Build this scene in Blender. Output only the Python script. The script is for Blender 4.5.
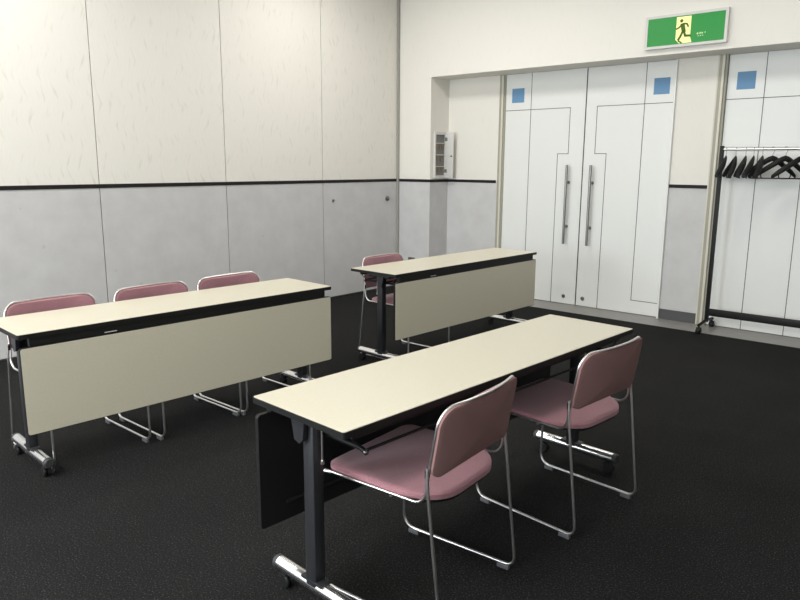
import bpy, bmesh, math, random
from mathutils import Vector, Matrix
random.seed(7)
PI = math.pi
C = bpy.context.scene.collection
for o in list(bpy.data.objects): bpy.data.objects.remove(o)

# ------------------------------------------------------------------ camera
cam = bpy.data.cameras.new('camera'); cam.sensor_width = 36; cam.lens = 696.2/800*36
cam.clip_start = .05
co = bpy.data.objects.new('camera', cam); C.objects.link(co)
R_ = Vector((.7562, .6543, .0061)); F_ = Vector((-.6417, .7423, -.1920))
F_.normalize(); R_ = (R_-F_*R_.dot(F_)).normalized(); U_ = R_.cross(F_)
co.matrix_world = Matrix(((R_.x, U_.x, -F_.x, 0), (R_.y, U_.y, -F_.y, 0), (R_.z, U_.z, -F_.z, 1.4465), (0, 0, 0, 1)))
bpy.context.scene.camera = co

# ------------------------------------------------------------------ world, lamps, exposure
sc = bpy.context.scene
w = bpy.data.worlds.new('world'); sc.world = w; w.use_nodes = True
w.node_tree.nodes['Background'].inputs[0].default_value = (1, .98, .95, 1)
w.node_tree.nodes['Background'].inputs[1].default_value = .05
CEIL = 3.45
def area(x, y, e, sx=.6, sy=.6, col=(1, .96, .92), spread=PI):
    l = bpy.data.lights.new('area_lamp', 'AREA'); l.shape = 'RECTANGLE'; l.size = sx; l.size_y = sy
    l.energy = e; l.color = col; l.spread = spread
    o = bpy.data.objects.new('area_lamp', l); C.objects.link(o); o.location = (x, y, CEIL-.02)
    return o
# (plan position, watts): lamps set in the ceiling
LAMPS = [(-4.4, -1.5, 24), (-4.4, .6, 7), (-4.4, 1.8, 26), (-4.4, 4.6, 19), (-3.3, -1.5, 37), (-3.3, 4.6, 17), (-2.4, -1.5, 46),
         (-1.2, -1.5, 60), (-1.2, .6, 12), (-1.2, 1.8, 4), (-1.2, 4.6, 22)]
for x, y, e in LAMPS: area(x, y, e)
# daylight through two windows behind the camera; third added to lift a table panel
for x, e in ((-4.0, 150), (-1.0, 85), (1.6, 25)):
    o = area(x, 0, e, 1.6, 1.4, (.86, .94, 1)); o.location = (x, -3.3, 1.7); o.rotation_euler = (PI/2, 0, 0)
vs = sc.view_settings
vs.view_transform = 'Standard'; vs.look = 'None'; vs.exposure = 0.09; vs.gamma = 1; vs.use_curve_mapping = False

# ------------------------------------------------------------------ materials
def mat(name, col, rough=.5, metal=0, spec=.5):
    m = bpy.data.materials.new(name); m.use_nodes = True
    b = m.node_tree.nodes['Principled BSDF']
    b.inputs['Base Color'].default_value = (*col, 1); b.inputs['Roughness'].default_value = rough
    b.inputs['Metallic'].default_value = metal; b.inputs['Specular IOR Level'].default_value = spec
    return m
def nodes(m):
    nt = m.node_tree; return nt, nt.nodes, nt.links, nt.nodes['Principled BSDF']
def noise(nt, scale, detail=3, vec=None, rough=.5, dist=0):
    n = nt.nodes.new('ShaderNodeTexNoise'); n.inputs['Scale'].default_value = scale
    n.inputs['Detail'].default_value = detail; n.inputs['Roughness'].default_value = rough
    n.inputs['Distortion'].default_value = dist
    if vec is not None: nt.links.new(vec, n.inputs['Vector'])
    return n.outputs['Fac']
def ramp(nt, fac, stops):
    r = nt.nodes.new('ShaderNodeValToRGB'); el = r.color_ramp.elements
    while len(el) < len(stops): el.new(.5)
    for e, (p, c) in zip(el, stops): e.position = p; e.color = (*c, 1) if len(c) == 3 else c
    nt.links.new(fac, r.inputs['Fac']); return r.outputs['Color']
def coords(nt, scale=(1, 1, 1), rot=(0, 0, 0), loc=(0, 0, 0)):
    t = nt.nodes.new('ShaderNodeTexCoord'); mp = nt.nodes.new('ShaderNodeMapping')
    mp.inputs['Scale'].default_value = scale; mp.inputs['Rotation'].default_value = rot
    mp.inputs['Location'].default_value = loc
    nt.links.new(t.outputs['Object'], mp.inputs['Vector']); return mp.outputs['Vector']
def mixc(nt, fac, a, b, mode='MIX'):
    n = nt.nodes.new('ShaderNodeMix'); n.data_type = 'RGBA'; n.blend_type = mode
    for sock, v in ((n.inputs['Factor'], fac), (n.inputs[6], a), (n.inputs[7], b)):
        if isinstance(v, (int, float)): sock.default_value = v
        elif isinstance(v, tuple): sock.default_value = (*v, 1)
        else: nt.links.new(v, sock)
    return n.outputs[2]
def bump(m, fac, strength=.2, dist=.002):
    nt, N, L, b = nodes(m); n = N.new('ShaderNodeBump'); n.inputs['Strength'].default_value = strength
    n.inputs['Distance'].default_value = dist; L.new(fac, n.inputs['Height']); L.new(n.outputs['Normal'], b.inputs['Normal'])

def carpet_mat():
    m = mat('carpet', (.02, .02, .02), .95, 0, .1); nt, N, L, b = nodes(m); v = coords(nt)
    f = noise(nt, 160, 2, v); g = noise(nt, 2.2, 3, v)
    c = ramp(nt, f, [(.40, (.009, .009, .0093)), (.60, (.018, .0178, .018)), (.74, (.085, .082, .075))])
    c2 = mixc(nt, .35, c, ramp(nt, g, [(.3, (.55, .55, .55)), (.7, (1.2, 1.2, 1.2))]), 'MULTIPLY')
    L.new(c2, b.inputs['Base Color']); bump(m, f, .7, .006); return m
def wallpaper_mat(name='wallpaper', amp=1.0):
    # cream embossed paper above the rail, mottled grey paper below it
    m = mat(name, (.8, .78, .73), .75, 0, .25); nt, N, L, b = nodes(m)
    t = N.new('ShaderNodeTexCoord'); sep = N.new('ShaderNodeSeparateXYZ'); L.new(t.outputs['Object'], sep.inputs[0])
    def mth(op, a, b_=None, c=None):
        n = N.new('ShaderNodeMath'); n.operation = op
        for i, v in enumerate((a, b_, c)):
            if v is None: continue
            if isinstance(v, (int, float)): n.inputs[i].default_value = v
            else: L.new(v, n.inputs[i])
        return n.outputs[0]
    u = mth('ADD', sep.outputs['X'], sep.outputs['Y']); z = sep.outputs['Z']
    cmb = N.new('ShaderNodeCombineXYZ'); L.new(u, cmb.inputs['X']); L.new(z, cmb.inputs['Y'])
    # rows of short slanted strokes, leaning one way then the other
    tri = mth('PINGPONG', mth('ADD', z, 10), .17)
    us = mth('ADD', u, mth('MULTIPLY', tri, .28))
    c2 = N.new('ShaderNodeCombineXYZ'); L.new(mth('MULTIPLY', us, 36), c2.inputs['X']); L.new(mth('MULTIPLY', z, 6.5), c2.inputs['Y'])
    s = noise(nt, 1.0, 1.5, c2.outputs[0], .5)
    c3 = N.new('ShaderNodeCombineXYZ'); L.new(mth('MULTIPLY', us, 110), c3.inputs['X']); L.new(mth('MULTIPLY', z, 8), c3.inputs['Y'])
    fine = noise(nt, 1.0, 2, c3.outputs[0], .5)
    k = lambda v: tuple(1-(1-q)*amp for q in v)
    streak = ramp(nt, s, [(.60, (1, 1, 1)), (.70, k((.93, .925, .91))), (.80, k((.86, .85, .83)))])
    fin = ramp(nt, fine, [(.3, k((.975, .975, .97))), (.7, (1, 1, 1))])
    up = mixc(nt, 1.0, mixc(nt, 1.0, (.81, .785, .725), streak, 'MULTIPLY'), fin, 'MULTIPLY')
    g1 = noise(nt, 5, 4, cmb.outputs[0], .6); g2 = noise(nt, 13, 2, cmb.outputs[0])
    low = ramp(nt, g1, [(.3, (.545, .54, .538)), (.7, (.61, .605, .60))])
    low = mixc(nt, 1.0, low, ramp(nt, g2, [(.20, (.84, .84, .84)), (.27, (1, 1, 1))]), 'MULTIPLY')
    gt = mth('GREATER_THAN', z, 1.257)
    L.new(mixc(nt, gt, low, up), b.inputs['Base Color']); bump(m, fine, .06*amp, .002)
    return m
def fabric_mat():
    m = mat('mauve_fabric', (.36, .14, .18), .85, 0, .2); nt, N, L, b = nodes(m); v = coords(nt)
    f = noise(nt, 420, 2, v); g = noise(nt, 9, 3, v)
    c = ramp(nt, f, [(.3, (.30, .142, .165)), (.7, (.415, .21, .24))])
    L.new(mixc(nt, .3, c, ramp(nt, g, [(.3, (.85, .85, .85)), (.7, (1.1, 1.1, 1.1))]), 'MULTIPLY'), b.inputs['Base Color'])
    b.inputs['Sheen Weight'].default_value = .25
    bump(m, f, .3, .001); return m
def laminate_mat():
    m = mat('cream_laminate', (.76, .72, .57), .32, 0, .4); nt, N, L, b = nodes(m); v = coords(nt)
    f = noise(nt, 90, 3, v)
    L.new(ramp(nt, f, [(.3, (.60, .565, .448)), (.7, (.625, .59, .472))]), b.inputs['Base Color']); return m
def tile_mat():
    m = mat('grey_vinyl', (.17, .165, .155), .4, 0, .4); nt, N, L, b = nodes(m); v = coords(nt, (3, 14, 1))
    L.new(ramp(nt, noise(nt, 3, 4, v), [(.3, (.23, .222, .208)), (.7, (.285, .277, .26))]), b.inputs['Base Color']); return m

M_WALLP = wallpaper_mat('plain_wallpaper', .25)
M_CARPET, M_WALL, M_FAB, M_LAM, M_TILE = carpet_mat(), wallpaper_mat(), fabric_mat(), laminate_mat(), tile_mat()
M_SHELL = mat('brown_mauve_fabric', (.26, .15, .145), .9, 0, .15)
M_BLACK = mat('black_plastic', (.011, .011, .011), .5, 0, .25)
M_COL = mat('charcoal_paint', (.022, .023, .026), .4)
M_RAIL = mat('dark_rail', (.014, .012, .011), .6, 0, .25)
M_CHROME = mat('chrome', (.80, .79, .77), .30, 1)
M_ALU = mat('polished_foot', (.88, .88, .88), .27, 1)
M_DOOR = mat('white_door', (.79, .80, .775), .38, 0, .4)
M_GROOVE = mat('groove', (.10, .10, .095), .7)
M_FRAME = mat('cream_frame', (.66, .63, .53), .45)
M_FRAMED = mat('olive_shade_frame', (.36, .35, .28), .5)  # olive strip, and the painted shade on the innermost jamb strip
M_BLUE = mat('blue_card', (.13, .28, .47), .6)
M_STEEL = mat('brushed_steel', (.27, .265, .26), .32, 1)
M_BASE = mat('grey_baseboard', (.075, .077, .078), .5)
M_CEIL = mat('white_ceiling', (.80, .79, .76), .9)
M_SEAM = mat('seam', (.16, .15, .14), .8)
M_POST = mat('grey_post', (.33, .32, .29), .5)
M_BOX = mat('pale_enamel', (.66, .65, .62), .5)
M_BOXIN = mat('grey_enamel', (.20, .19, .18), .6)
M_RUB = mat('grey_rubber', (.10, .10, .105), .6)
M_CAP = mat('dark_cap', (.035, .036, .038), .5)
M_BRASS = mat('aged_brass', (.30, .25, .17), .35, 1)
def glow(name, col, s):
    m = mat(name, tuple(c*.25 for c in col), .3, 0, .25); b = m.node_tree.nodes['Principled BSDF']
    b.inputs['Emission Color'].default_value = (*col, 1); b.inputs['Emission Strength'].default_value = s; return m
M_GREEN = glow('lit_green', (.030, .27, .055), .85)
M_LIME = glow('lit_pale_yellow', (.95, .92, .38), .95)
M_MAN = glow('lit_dark_green', (.06, .11, .012), .9)
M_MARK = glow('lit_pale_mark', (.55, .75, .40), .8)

# ------------------------------------------------------------------ mesh helpers
class MB:
    def __init__(s): s.bm = bmesh.new()
    def box(s, x0, x1, y0, y1, z0, z1, bev=0, mi=0, seg=2):
        t = bmesh.new(); bmesh.ops.create_cube(t, size=1)
        for v in t.verts: v.co = Vector(((x0+x1)/2+v.co.x*(x1-x0), (y0+y1)/2+v.co.y*(y1-y0), (z0+z1)/2+v.co.z*(z1-z0)))
        if bev: bmesh.ops.bevel(t, geom=list(t.edges), offset=bev, segments=seg, affect='EDGES', profile=.5)
        return s.add(t, mi)
    def add(s, t, mi=0):
        vm = {v: s.bm.verts.new(v.co) for v in t.verts}
        for f in t.faces:
            try: nf = s.bm.faces.new([vm[v] for v in f.verts]); nf.material_index = mi if mi is not None else f.material_index
            except ValueError: pass
        t.free(); return s
    def tube(s, pts, r, n=10, mi=0, closed=False, scale=None):
        pts = [Vector(p) for p in pts]; m = len(pts); rings = []
        up = None
        for i, p in enumerate(pts):
            if closed: t = pts[(i+1) % m]-pts[i-1]
            else: t = pts[min(i+1, m-1)]-pts[max(i-1, 0)]
            t.normalize()
            if up is None:
                up = t.orthogonal().normalized()
            up = (up-t*up.dot(t)).normalized(); sd = t.cross(up)
            rr = r[i] if isinstance(r, (list, tuple)) else r
            rings.append([s.bm.verts.new(p+(up*math.cos(a)+sd*math.sin(a))*rr) for a in [2*PI*k/n for k in range(n)]])
        for i in range(m if closed else m-1):
            a, b = rings[i], rings[(i+1) % m]
            for k in range(n):
                s.bm.faces.new((a[k], a[(k+1) % n], b[(k+1) % n], b[k])).material_index = mi
        if not closed:
            for rg in (rings[0][::-1], rings[-1]): s.bm.faces.new(rg).material_index = mi
        return s
    def prism(s, outline, lo, hi, axis='z', mi=0):
        # outline: 2-D polygon; extruded along axis from lo to hi
        def P(u, v, h): return {'z': (u, v, h), 'y': (u, h, v), 'x': (h, u, v)}[axis]
        a = [s.bm.verts.new(P(u, v, lo)) for u, v in outline]; b = [s.bm.verts.new(P(u, v, hi)) for u, v in outline]
        n = len(a)
        s.bm.faces.new(a[::-1]).material_index = mi; s.bm.faces.new(b).material_index = mi
        for i in range(n): s.bm.faces.new((a[i], a[(i+1) % n], b[(i+1) % n], b[i])).material_index = mi
        return s
    def cyl(s, p, axis, r, h, n=20, mi=0, bev=0):
        p = Vector(p); d = Vector(axis).normalized(); pts = [p-d*h/2, p+d*h/2]
        if bev: return s.tube([p-d*h/2, p-d*(h/2-bev), p+d*(h/2-bev), p+d*h/2], [r-bev, r, r, r-bev], n, mi)
        return s.tube(pts, r, n, mi)
    def build(s, name, m, parent=None, smooth=False):
        bmesh.ops.recalc_face_normals(s.bm, faces=s.bm.faces)
        me = bpy.data.meshes.new(name); s.bm.to_mesh(me); s.bm.free()
        for k in (m if isinstance(m, (list, tuple)) else [m]): me.materials.append(k)
        if smooth:
            me.polygons.foreach_set('use_smooth', [True]*len(me.polygons))
            me.set_sharp_from_angle(angle=math.radians(42))
        o = bpy.data.objects.new(name, me); C.objects.link(o)
        if parent: o.parent = parent
        return o
def rrect(w, h, r, n=8, cx=0, cy=0):
    # rounded rectangle; r = one radius or (bl, br, tr, tl)
    rs = r if isinstance(r, (tuple, list)) else (r,)*4
    out = []
    for (sx, sy, a0), q in zip(((-1, -1, PI), (1, -1, 1.5*PI), (1, 1, 0), (-1, 1, .5*PI)), rs):
        for k in range(n+1):
            a = a0+k/n*PI/2
            out.append((cx+sx*(w/2-q)+q*math.cos(a), cy+sy*(h/2-q)+q*math.sin(a)))
    return out
def smoothpath(pts, r, n=6):
    # polyline with its corners rounded by radius r (number or list)
    P = [Vector(p) for p in pts]; out = [P[0]]
    for i in range(1, len(P)-1):
        q = r[i-1] if isinstance(r, (list, tuple)) else r
        a = (P[i-1]-P[i]); b = (P[i+1]-P[i]); q2 = min(q, a.length*.49, b.length*.49)
        s0 = P[i]+a.normalized()*q2; s1 = P[i]+b.normalized()*q2
        for k in range(n+1):
            t = k/n; out.append(s0*(1-t)**2+P[i]*2*t*(1-t)+s1*t*t)
    out.append(P[-1]); return out
def pad(w, d, th, rs, deform, dome=.35, rings=(0, .25, .5, .7, .84, .93, .98, 1.0)):
    # upholstered cushion: rounded outline, crowned faces; deform maps (u, v, h) to a point
    t = bmesh.new(); ol = rrect(w, d, rs, 8); n = len(ol)
    def layer(sgn):
        rows = []
        for q in rings:
            h = sgn*th/2*(1-dome*q**3 if q < 1 else .45)
            sh = q if q < 1 else 1.0
            if q == 0: rows.append([t.verts.new(deform(0, 0, h))])
            else: rows.append([t.verts.new(deform(u*sh, v*sh, h)) for u, v in ol])
        for a, b in zip(rows, rows[1:]):
            for k in range(n):
                k2 = (k+1) % n
                if len(a) == 1: t.faces.new((a[0], b[k], b[k2]))
                else: t.faces.new((a[k], b[k], b[k2], a[k2]))
        return rows[-1]
    A = layer(1); B = layer(-1)
    for k in range(n): t.faces.new((A[k], A[(k+1) % n], B[(k+1) % n], B[k]))
    return t
def empty(name, loc=(0, 0, 0), rz=0):
    o = bpy.data.objects.new(name, None); C.objects.link(o); o.location = loc; o.rotation_euler = (0, 0, rz)
    o.empty_display_size = .1; return o
def tag(o, label, cat, group=None):
    o['label'] = label; o['category'] = cat
    if group: o['group'] = group
    return o
def struct(o): o['kind'] = 'structure'; return o
def kids(o): return [c for c in bpy.data.objects if c.parent == o]
def copy_tree(o, parent=None):
    c = o.copy(); C.objects.link(c)
    if parent: c.parent = parent
    for ch in kids(o): copy_tree(ch, c)
    return c

# ------------------------------------------------------------------ the room
XL, YF, YB, YD = -5.463, 6.265, 6.72, 6.609      # left wall, front face of back wall, outer back, door plane
XR, YN = 3.4, -3.4
struct(MB().box(XL-.15, XR+.1, YN-.1, 6.25, -.1, 0).build('floor', M_CARPET))
struct(MB().box(XL-.15, XR+.1, 6.25, YB+.1, -.1, 0.0005).build('trim_1', M_TILE))
struct(MB().box(XL-.15, XR+.1, YN-.1, YB+.1, CEIL, CEIL+.1).build('ceiling', M_CEIL))
# left wall: sliding partition panels with fine joints
wl = struct(MB().box(XL-.12, XL-.012, YN, YB, 0, CEIL).build('wall_left', M_SEAM))
ys = [YN, -2.15, -.95, .262, 1.465, 2.668, 3.865, 5.072, 6.264]
for a, b in zip(ys, ys[1:]):
    struct(MB().box(XL-.015, XL, a+.004, b-.004, .012, CEIL, .0015, seg=1).build('partition_panel', M_WALL, wl))
rl = struct(MB().box(XL, XL+.006, YN, 6.255, 1.243, 1.274, .001, seg=1).build('trim_2', M_RAIL))
# the corner post between the partition and the back wall
struct(MB().box(XL, XL+.028, 6.238, 6.264, 0, CEIL).build('trim_3', M_POST))
# back wall with its recess
b = MB()
b.box(XL-.1, -4.98, YF, YB, 0, CEIL)
b.box(-4.98, XR, YF, YB, 2.385, CEIL)
b.box(-4.98, -4.300, 6.600, YB, 0, 2.385)
b.box(-2.398, -2.047, 6.585, YB, 0, 2.385)
b.box(.02, XR, 6.585, YB, 0, 2.385)
struct(b.build('wall_back', M_WALLP))
b = MB()
b.box(XL+.028, -4.974, YF-.006, YF, 1.243, 1.274); b.box(-4.98, -4.974, YF, 6.594, 1.243, 1.274)
b.box(-4.98, -4.312, 6.594, 6.600, 1.243, 1.274)
struct(b.build('trim_4', M_RAIL))
struct(MB().box(-2.398, -2.055, 6.579, 6.585, 1.243, 1.274).build('trim_5', M_RAIL))
struct(MB().box(-2.398, -2.055, 6.577, 6.585, 0, .098, .001, seg=1).build('baseboard_back', M_BASE))
# back wall behind the doors closes the recess
struct(MB().box(XL-.1, XR, YB, YB+.1, 0, CEIL).build('wall_behind_doors', M_CEIL))
# the two walls behind the camera
struct(MB().box(XR, XR+.1, YN, YB, 0, CEIL).build('wall_right', M_WALL))
struct(MB().box(XL-.1, XR, YN-.1, YN, 0, CEIL).build('wall_front', M_WALL))

# windows in the wall behind the camera; the third dresses an added fill lamp
for n, x in ((1, -4.0), (2, -1.0), (3, 1.6)):
    wf = struct(empty('unseen_window_%d' % n, (x, YN, 1.7)))
    for x0, x1, z0, z1 in ((-.86, -.80, -.76, .76), (.80, .86, -.76, .76), (-.86, .86, -.76, -.70), (-.86, .86, .70, .76), (-.02, .02, -.7, .7)):
        MB().box(x0, x1, 0, .05, z0, z1, .003).build('unseen_window_frame', M_FRAME, wf)
# ------------------------------------------------------------------ doors
def groove(mb, pts, wdt=.006):
    for (x0, z0), (x1, z1) in zip(pts, pts[1:]):
        a, c = sorted((x0, x1)); d, e = sorted((z0, z1))
        mb.box(a-wdt/2, c+wdt/2, YD-.0012, YD+.004, d-wdt/2, e+wdt/2)
def double_door(name, x0, label_side, right=True):
    root = struct(empty(name, (0, 0, 0)))
    wl_ = .93; xc = x0+wl_+.004; x1 = xc+wl_+.004; top = 2.383
    for sgn, a, c in ((1, x0, xc-.004), (-1, xc+.004, x1)):
        leaf = MB().box(a, c, YD, YD+.045, .006, top, .001, seg=1).build('door_leaf', M_DOOR, root)
        e = a if sgn == 1 else c        # hinge edge
        g = MB()
        X = lambda d: e+sgn*d
        v, h1, h2, cb = (.31, .765, .645, .150) if sgn == 1 else (.341, .813, .693, .190)
        if sgn == 1 and name == 'door_2': groove(g, [(X(.30), top-.004), (X(.30), .008)])
        else: groove(g, [(X(v), top-.004), (X(v), .137), (X(.004), .137)])
        groove(g, [(X(.004), 2.012), (X(h1), 2.012), (X(h1), 1.557), (X(h2), 1.557), (X(h2), .008)])
        g.build('groove_line', M_GROOVE, leaf)
        MB().box(X(cb)-.074, X(cb)+.074, YD-.002, YD, 2.090, 2.236).build('blue_card', M_BLUE, leaf)['label'] = 'square blue card fixed high on the white door leaf'
        hx = xc-.148 if sgn == 1 else xc+.113
        h = MB().tube([(hx, YD-.055, .642), (hx, YD-.055, 1.445)], .0135, 14).build('handle', M_STEEL, leaf, True)
        for z in (.82, 1.27):
            MB().tube([(hx, YD-.055, z), (hx, YD, z)], .011, 12).cyl((hx, YD-.003, z), (0, 1, 0), .017, .006).build('handle_mount', M_STEEL, h, True)
        MB().cyl((xc-sgn*.14 if sgn == 1 else xc+.078, YD-.004, .084), (0, 1, 0), .020, .008, 20, 0, .002).cyl((xc-sgn*.14 if sgn == 1 else xc+.078, YD-.009, .084), (0, 1, 0), .009, .004).build('floor_lock', M_STEEL, leaf, True)
    MB().box(xc-.0055, xc+.0055, YD-.0015, YD+.03, .006, top-.003).build('meeting_gap', M_COL, root)
    return root, x0, x1
d1, a1, c1 = double_door('door_1', -4.222, 0)
d2, a2, c2 = double_door('door_2', -1.972, 0)
# frames: stepped cream and olive profiles; shade is coloured into the strip nearest the leaf
def jamb(x0, x1, parent, y0, flip=False):
    b = MB(); wdt = x1-x0
    s = (lambda u: x0+u*wdt) if not flip else (lambda u: x1-u*wdt)
    def bx(u0, u1, yy, m): 
        p, q = sorted((s(u0), s(u1))); return MB().box(p, q, yy, YB, 0, 2.384, .0015, seg=1).build('jamb_strip', m, parent)
    bx(0, .42, y0, M_FRAMED); bx(.42, .72, y0-.010, M_FRAME); bx(.72, 1, y0+.008, M_FRAMED)
f1 = struct(empty('door_frame_1')); f1.name = 'trim_6'
jamb(-4.300, -4.225, f1, 6.598)
MB().box(-2.415, -2.398, 6.560, YB, 0, 2.384, .0015, seg=1).build('jamb_strip', M_DOOR, f1)
f2 = struct(empty('trim_7'))
MB().box(-2.055, -2.043, 6.575, YB, 0, 2.384, .001, seg=1).build('jamb_strip', M_FRAME, f2)
jamb(-2.043, -1.975, f2, 6.572)
MB().box(-.10, .02, 6.575, YB, 0, 2.384, .001, seg=1).build('jamb_strip', M_FRAME, f2)

# ------------------------------------------------------------------ folding tables
def make_table():
    root = empty('folding_table')
    L, D = 1.8, .45
    ol = rrect(L, D, .010, 4)
    t = MB(); t.prism(ol, .679, .6985); t.build('tabletop', M_BLACK, root)
    MB().prism(rrect(L-.005, D-.005, .009, 4), .6985, .7002).build('laminate_surface', M_LAM, [c for c in kids(root) if c.name.startswith('tabletop')][0])
    # aprons under the top: the deep one on the panel side
    MB().box(-.85, .85, -.216, -.190, .6375, .680, .003).build('apron', M_BLACK, root)
    MB().box(-.835, .835, .165, .190, .650, .680, .003).build('apron', M_BLACK, root)
    # modesty panel (pale laminate outside, black inside)
    p = MB(); p.prism(rrect(1.788, .406, .013, 5, 0, .434), -.219, -.203, 'y')
    pan = p.build('modesty_panel', M_BLACK, root)
    MB().prism(rrect(1.782, .400, .011, 5, 0, .434), -.2212, -.219, 'y').build('panel_face', M_LAM, pan)
    for x in (-.55, 0, .55): MB().box(x-.035, x+.035, -.203, -.196, .60, .66, .001, seg=1).build('panel_hinge', M_BLACK, pan)
    MB().tube([(-.79, -.197, .30), (.79, -.197, .30)], .007, 8).build('panel_rail', M_BLACK, pan, True)
    for sx in (-1, 1):
        x = sx*.818
        # upright column standing in the foot
        c = MB().box(x-.022, x+.022, -.040, .012, .07, .66, .006).build('column', M_COL, root, True)
        MB().box(x-.030, x+.030, -.11, .09, .648, .680, .006).build('top_bracket', M_COL, c, True)
        # fold lever
        lv = MB(); lv.prism([(-.070, .662), (-.005, .662), (-.012, .600), (-.030, .582), (-.055, .590)], x+sx*.027, x+sx*.043, 'x')
        lv.build('fold_lever', M_COL, root)
        # foot: chromed round bar with end caps
        f = MB().tube([(x, -.212, .078), (x, .212, .078)], .0235, 20).build('foot', M_ALU, root, True)
        MB().box(x-.0225, x+.0225, -.066, .038, .0945, .1056, .003).build('column_socket', M_COL, f, True)
        for sy in (-1, 1):
            MB().tube([(x, sy*.208, .078), (x, sy*.222, .078), (x, sy*.228, .078)], [.0245, .0245, .019], 20).build('end_cap', M_CAP, f, True)
            k = MB(); yy = sy*.18
            k.tube([(x, yy, .056), (x, yy, .045)], .011, 12); k.box(x-.017, x+.017, yy-.017, yy+.017, .040, .052, .004)
            ca = k.build('caster', M_BLACK, root, True)
            MB().cyl((x-.010, yy+.008, .0245), (1, 0, 0), .0245, .013, 22, 0, .004).cyl((x+.010, yy+.008, .0245), (1, 0, 0), .0245, .013, 22, 0, .004).build('wheel', M_BLACK, ca, True)
        # tray side rod with a bright tip
        sh = MB().tube(smoothpath([(x-sx*.035, -.12, .64), (x-sx*.035, -.10, .605), (x-sx*.035, .17, .605), (x-sx*.035, .190, .598)], .02), .008, 10).build('tray_arm', M_BLACK, root, True)
        MB().cyl((x-sx*.035, .193, .597), (0, 1, 0), .009, .012, 14, 0, .003).build('rod_tip', M_STEEL, sh, True)
        MB().tube([(x+sx*.04, .18, .68), (x-sx*.035, .175, .605)], .003, 6).build('tray_stay', M_BLACK, sh, True)
        MB().tube([(x, .030, .64), (x, .030, .53)], .0035, 6).cyl((x, .030, .525), (0, 0, 1), .006, .012, 8).build('release_rod', M_CHROME, c, True)
    for y, z in ((-.09, .605), (.0, .605), (.10, .605), (.195, .605)):
        MB().tube([(-.783, y, z), (.783, y, z)], .005, 8).build('tray_rod', M_BLACK, root, True)
    bm_ = MB().box(-.80, .80, .060, .084, .640, .680, .002).build('center_beam', M_BLACK, root)
    MB().box(-.012, .048, .0835, .0855, .646, .656).build('maker_plate', M_BOX, bm_)
    MB().box(-.515, -.455, -.2175, -.2155, .645, .649).build('edge_plate', M_BOX, root)
    return root
tb = make_table()
A = lambda deg: math.radians(deg)
def table_at(o, near, rot_deg, panel_near):
    # near = ground plan of the corner nearest the camera; rot = turn of the long side from +Y
    a = A(90+rot_deg); ex = Vector((math.cos(a), math.sin(a))); ey = Vector((-math.sin(a), math.cos(a)))
    c = Vector(near)+ex*.9+ey*.225
    o.location = (c.x, c.y, 0); o.rotation_euler = (0, 0, a if panel_near else a+PI)
table_at(tb, (-1.331, 1.300), -2.94, False)
tag(tb, 'cream folding table nearest the camera, two mauve chairs on its near side', 'table', 'folding training tables')
t2 = copy_tree(tb); table_at(t2, (-3.193, 1.138), -3.10, True)
tag(t2, 'cream folding table along the left wall with three chairs behind it', 'table', 'folding training tables')
t3 = copy_tree(tb); table_at(t3, (-3.106, 3.542), -2.06, True)
tag(t3, 'cream folding table in front of the white double doors, one chair behind', 'table', 'folding training tables')

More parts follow.
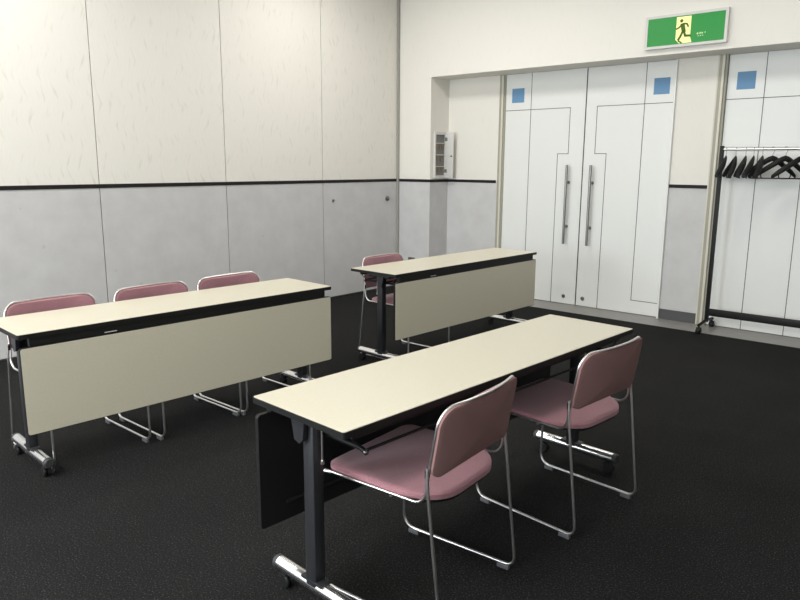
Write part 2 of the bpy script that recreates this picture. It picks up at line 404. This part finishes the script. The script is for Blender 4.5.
# ------------------------------------------------------------------ chairs
def back_a(z): return .185+(z-.50)*.17          # lean of the backrest
def wrap(b): return .034*(1-(b/.235)**2)           # centre of the back sits further back
def make_chair():
    root = empty('stacking_chair')
    # sled legs with seat rails: one bent rod per side
    for s in (-1, 1):
        y = s*.243
        pts = [(.190, s*.238, .560), (.194, s*.243, .50), (.252, y, .020), (-.248, y, .020), (-.238, y, .436), (-.20, s*.236, .437)]
        MB().tube(smoothpath(pts, [.03, .045, .06, .035], 7), .0056, 10).build('sled_leg', M_CHROME, root, True)
        for gx in (-.195, .205):
            MB().box(gx-.024, gx+.024, y-.009, y+.009, 0, .019, .003).build('glide', M_RUB, root, True)
    # seat rail rising at the rear into the back hoop
    H = .750; hw = .232
    path = []
    side = [(-.225, .439), (-.10, .438), (.05, .437), (.140, .437)]
    for a, z in side: path.append((a, -.236, z))
    for k in range(1, 7):
        t = k/6*PI/2; path.append((  .140+.047*math.sin(t), -.236, .437+.052*(1-math.cos(t))))
    for z in (.52, .58, .64): path.append((back_a(z), -hw, z))
    r = .062
    for k in range(0, 9):
        t = k/8*PI/2; yy = -hw+r*(1-math.cos(t)); zz = H-r+r*math.sin(t); path.append((back_a(zz)+wrap(yy), yy, zz))
    m = len(path)
    mid = [(back_a(H)+wrap(yy), yy, H) for yy in (-.12, -.06, 0, .06, .12)]
    full = path+mid+[(p[0], -p[1], p[2]) for p in path[::-1]]
    MB().tube(full, .0050, 10).build('frame_hoop', M_CHROME, root, True)
    for ca, cz in ((-.205, .434), (.05, .430)): MB().tube([(ca, -.236, cz), (ca, .236, cz)], .0056, 8).build('cross_rod', M_CHROME, root, True)
    # seat cushion
    def sd(u, v, h):
        a = -.010+u; q = u/.22
        z = .4500-.008*q-.008*q*q+h-.004*(1-(v/.23)**2)
        return (a, v, z)
    MB().add(pad(.440, .462, .034, (.045, .15, .15, .045), sd)).build('seat', M_FAB, root, True)
    MB().add(pad(.420, .442, .014, (.04, .14, .14, .04), lambda u, v, h: (sd(u, v, h)[0], v, sd(u, v, 0)[2]-.020+h))).build('seat_pan', M_BLACK, root, True)
    # back cushion
    def bd(u, v, h):      # u across, v up
        z = .636+v; return (back_a(z)+wrap(u)+h+.001, u, z)
    MB().add(pad(.452, .216, .028, (.035, .035, .058, .058), bd)).build('backrest', M_FAB, root, True)
    bk = [c for c in kids(root) if c.name.startswith('backrest')][0]
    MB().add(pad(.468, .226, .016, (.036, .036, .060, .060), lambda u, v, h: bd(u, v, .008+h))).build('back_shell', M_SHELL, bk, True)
    for s in (-1, 1):
        MB().box(.183, .196, s*.2385-.005, s*.2385+.005, .525, .552, .003).build('back_bracket', M_BLACK, root, True)
    return root
ch = make_chair()
GR = 'mauve stacking chairs at the folding tables'
def chair_at(o, x, y, yaw): o.location = (x, y, 0); o.rotation_euler = (0, 0, A(yaw))
chairs = [(-1.408, 1.742, 4.2, 'mauve chair nearest the camera, back to us, at the front table'),
          (-1.338, 2.600, -5, 'mauve chair at the right end of the front table, back to us'),
          (-3.468, 1.500, 180, 'mauve chair behind the left-wall table, leftmost of its three'),
          (-3.440, 2.054, 180, 'mauve chair behind the left-wall table, middle of its three'),
          (-3.422, 2.572, 180, 'mauve chair behind the left-wall table, rightmost of its three'),
          (-3.375, 3.960, 180, 'single mauve chair behind the table near the double doors')]
for i, (x, y, yw, lab) in enumerate(chairs):
    o = ch if i == 0 else copy_tree(ch)
    chair_at(o, x, y, yw); tag(o, lab, 'chair', GR)

# ------------------------------------------------------------------ exit sign
sg = empty('exit_sign', (-2.2375, YF, 2.432))
tag(sg, 'green lit exit sign with running figure on the wall above the doors', 'exit sign')
w_, h_ = .680, .270
MB().box(-w_/2+.001, w_/2-.001, -.035, 0, .001, h_-.001).build('housing', M_BOX, sg, True)
fr = MB(); 
for x0, x1, z0, z1 in ((-w_/2, w_/2, 0, .022), (-w_/2, w_/2, h_-.022, h_), (-w_/2, -w_/2+.022, .022, h_-.022), (w_/2-.022, w_/2, .022, h_-.022)): fr.box(x0, x1, -.044, -.034, z0, z1)
fr.build('bezel', M_BOX, sg, True)
face = MB().box(-w_/2+.02, w_/2-.02, -.038, -.034, .02, h_-.02).build('green_face', M_GREEN, sg)
dw = MB(); dw.prism([(-.075, .060), (-.075, .240), (.045, .240), (.045, .075), (.060, .028), (-.045, .028)], -.0395, -.038, 'y')
dw.build('doorway_symbol', M_LIME, face)
man = MB()
def limb(pts, wd):
    for (p, q) in zip(pts, pts[1:]):
        v = Vector((q[0]-p[0], q[1]-p[1])); nrm = Vector((-v.y, v.x)).normalized()*wd*.65; v.normalize(); e = v*wd*.25
        man.prism([(p[0]-nrm.x-e.x, p[1]-nrm.y-e.y), (q[0]-nrm.x+e.x, q[1]-nrm.y+e.y), (q[0]+nrm.x+e.x, q[1]+nrm.y+e.y), (p[0]+nrm.x-e.x, p[1]+nrm.y-e.y)], -.0410, -.0395, 'y')
man.prism([(-.033+.0135*math.cos(2*PI*k/16), .207+.0135*math.sin(2*PI*k/16)) for k in range(16)], -.0410, -.0395, 'y')
limb([(-.024, .180), (-.010, .120)], .026)
limb([(-.030, .178), (-.050, .155), (-.072, .145)], .010)
limb([(-.018, .183), (.012, .180), (.026, .155)], .010)
limb([(-.016, .125), (-.034, .085), (-.052, .055)], .014)
limb([(-.008, .122), (.004, .085), (.050, .082)], .014)
limb([(-.050, .048), (-.022, .030)], .010)
man.build('running_figure', M_MAN, face)
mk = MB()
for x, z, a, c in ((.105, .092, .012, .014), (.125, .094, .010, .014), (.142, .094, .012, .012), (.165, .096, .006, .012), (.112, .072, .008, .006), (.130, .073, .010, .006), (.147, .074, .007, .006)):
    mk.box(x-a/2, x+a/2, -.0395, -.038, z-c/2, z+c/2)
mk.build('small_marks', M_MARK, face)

# ------------------------------------------------------------------ key box on the reveal of the recess
kb = empty('key_cabinet', (-4.98, 6.43, 1.288))
tag(kb, 'small pale wall cabinet with its door open, beside the doors recess', 'cabinet')
b = MB(); W2, HB, DP = .105, .515, .022
for y0, y1, z0, z1 in ((-W2, -W2+.018, .03, HB-.03), (W2-.018, W2, .03, HB-.03), (-W2, W2, 0, .03), (-W2, W2, HB-.03, HB)): b.box(0, DP, y0, y1, z0, z1)
b.build('body', M_BOX, kb)
MB().box(0, .004, -W2+.018, W2-.018, .03, HB-.03).build('back_board', M_BOXIN, kb)
for z in (.13, .26, .39):
    MB().box(.004, .018, -W2+.019, W2-.019, z-.004, z+.004, .001, seg=1).build('hook_rail', M_BOX, kb)
for y, z in ((-.05, .36), (0, .35), (.05, .36), (-.04, .23), (.02, .22), (.05, .10), (-.02, .10)):
    MB().box(.006, .014, y-.009, y+.009, z-.035, z+.025, .002, seg=1).build('key_tag', M_BRASS, kb)
dr = MB().box(DP, DP+.110, W2-.018, W2-.004, 0, HB, .003).build('door', M_BOX, kb, True)
MB().cyl((DP+.088, W2-.022, HB*.48), (0, 1, 0), .011, .012, 16, 0, .002).build('knob', M_STEEL, dr, True)
for z in (.08, HB-.08): MB().box(DP-.012, DP+.03, W2-.022, W2-.016, z-.02, z+.02, .001, seg=1).build('hinge', M_ALU, dr)

# ------------------------------------------------------------------ small fittings on the walls
k1 = MB().cyl((XL+.004, 6.078, 1.05), (1, 0, 0), .030, .008, 24, 0, .002).cyl((XL+.018, 6.078, 1.05), (1, 0, 0), .016, .022, 20, 0, .004).box(XL+.02, XL+.034, 6.074, 6.082, 1.03, 1.07, .002).build('partition_lock', M_STEEL, None, True)
tag(k1, 'larger round metal lock on the grey partition close to the corner', 'lock')
k2 = MB().cyl((XL+.004, 5.213, 1.057), (1, 0, 0), .017, .008, 20, 0, .002).cyl((XL+.014, 5.213, 1.057), (1, 0, 0), .009, .016, 16, 0, .003).build('partition_lock', M_STEEL, None, True)
tag(k2, 'smaller round metal lock on the grey partition, farther from the corner', 'lock')
ot = MB().box(-5.285, -5.185, YF-.012, YF, .27, .365, .004).build('wall_outlet', M_STEEL, None, True)
tag(ot, 'small dark wall outlet low on the grey back wall, behind the table top', 'outlet')

# ------------------------------------------------------------------ garment rack
YR = 6.40; X0, X1 = -1.905, -.30
gr = empty('garment_rack', (0, 0, 0))
tag(gr, 'black garment rack on casters in front of the right-hand white doors', 'garment rack')
for x in (X0, X1):
    MB().box(x-.016, x+.016, YR-.014, YR+.014, .075, 1.612, .003).build('post', M_BLACK, gr, True)
    ft = MB().tube([(x, YR-.205, .077), (x, YR, .092), (x, YR+.17, .077)], .013, 10).build('foot', M_BLACK, gr, True)
    for y in (YR-.19, YR+.165):
        ca = MB().tube([(x, y, .078), (x, y, .05)], .008, 8).box(x-.020, x+.020, y-.012, y+.012, .042, .056, .003).build('caster', M_BLACK, gr, True)
        MB().cyl((x, y-.004, .026), (1, 0, 0), .026, .044, 22, 0, .008).build('wheel', M_BLACK, ca, True)
MB().box(X0, X1, YR-.012, YR+.012, .133, .197, .004).build('bottom_bar', M_BLACK, gr, True)
MB().tube([(X0, YR, 1.585), (X1, YR, 1.585)], .0125, 14).build('hanging_rail', M_CHROME, gr, True)
# hangers
def make_hanger():
    root = empty('coat_hanger')
    hk = [(0, 0, -.098), (0, 0, -.055), (.012, 0, -.04)]
    hk += [(.017*math.cos(t), 0, .0+.0165*math.sin(t)-.001) for t in [math.radians(d) for d in range(-50, 200, 25)]]
    # hook of round wire hung over the rail
    MB().tube(smoothpath([(0, 0, -.075), (0, 0, -.045), (.006, 0, -.03)], .01)+hk[3:], .0022, 8).build('hook', M_STEEL, root, True)
    pts = []
    ax = [(-.205, -.215), (-.17, -.185), (-.09, -.125), (-.03, -.083), (0, -.070), (.03, -.083), (.09, -.125), (.17, -.185), (.205, -.215)]
    t = bmesh.new(); rings = []
    for i, (x, z) in enumerate(ax):
        hh = (.016, .023, .026, .026, .024, .026, .026, .023, .016)[i]; dd = (.016, .022, .020, .013, .010, .013, .020, .022, .016)[i]
        off = .055*(abs(x)/.2)**1.5
        rings.append([t.verts.new((x, off+dd*math.cos(a), z-.006+hh*math.sin(a))) for a in [2*PI*k/10 for k in range(10)]])
    for a, b_ in zip(rings, rings[1:]):
        for k in range(10): t.faces.new((a[k], a[(k+1) % 10], b_[(k+1) % 10], b_[k]))
    t.faces.new(rings[0][::-1]); t.faces.new(rings[-1])
    MB().add(t).build('shoulder_arms', M_BLACK, root, True)
    MB().tube(smoothpath([(-.165, .042, -.185), (-.160, .040, -.238), (.160, .040, -.238), (.165, .042, -.185)], .02), .0045, 8).build('trouser_bar', M_BLACK, root, True)
    return root
hg = make_hanger()
hs = [(-1.868, 106, 'black coat hanger at the left end of the rack beside the post'),
      (-1.790, 112, 'black coat hanger second from the left post, seen edge-on'),
      (-1.712, 108, 'black coat hanger third from the left post, in the tight bunch'),
      (-1.650, 104, 'black coat hanger fourth from the left post, in the tight bunch'),
      (-1.582, 110, 'black coat hanger fifth from the left post, right end of the tight bunch'),
      (-1.506, 30, 'black coat hanger turned broadside, just right of the tight bunch'),
      (-1.410, 32, 'black coat hanger turned broadside, second right of the tight bunch'),
      (-1.290, 50, 'black coat hanger cut by the right edge of the photo')]
for i, (x, yw, lab) in enumerate(hs):
    o = hg if i == 0 else copy_tree(hg)
    o.location = (x, YR, 1.585+.0125-.0127); o.rotation_euler = (0, 0, A(yw)); tag(o, lab, 'hanger', 'black hangers on the garment rack')
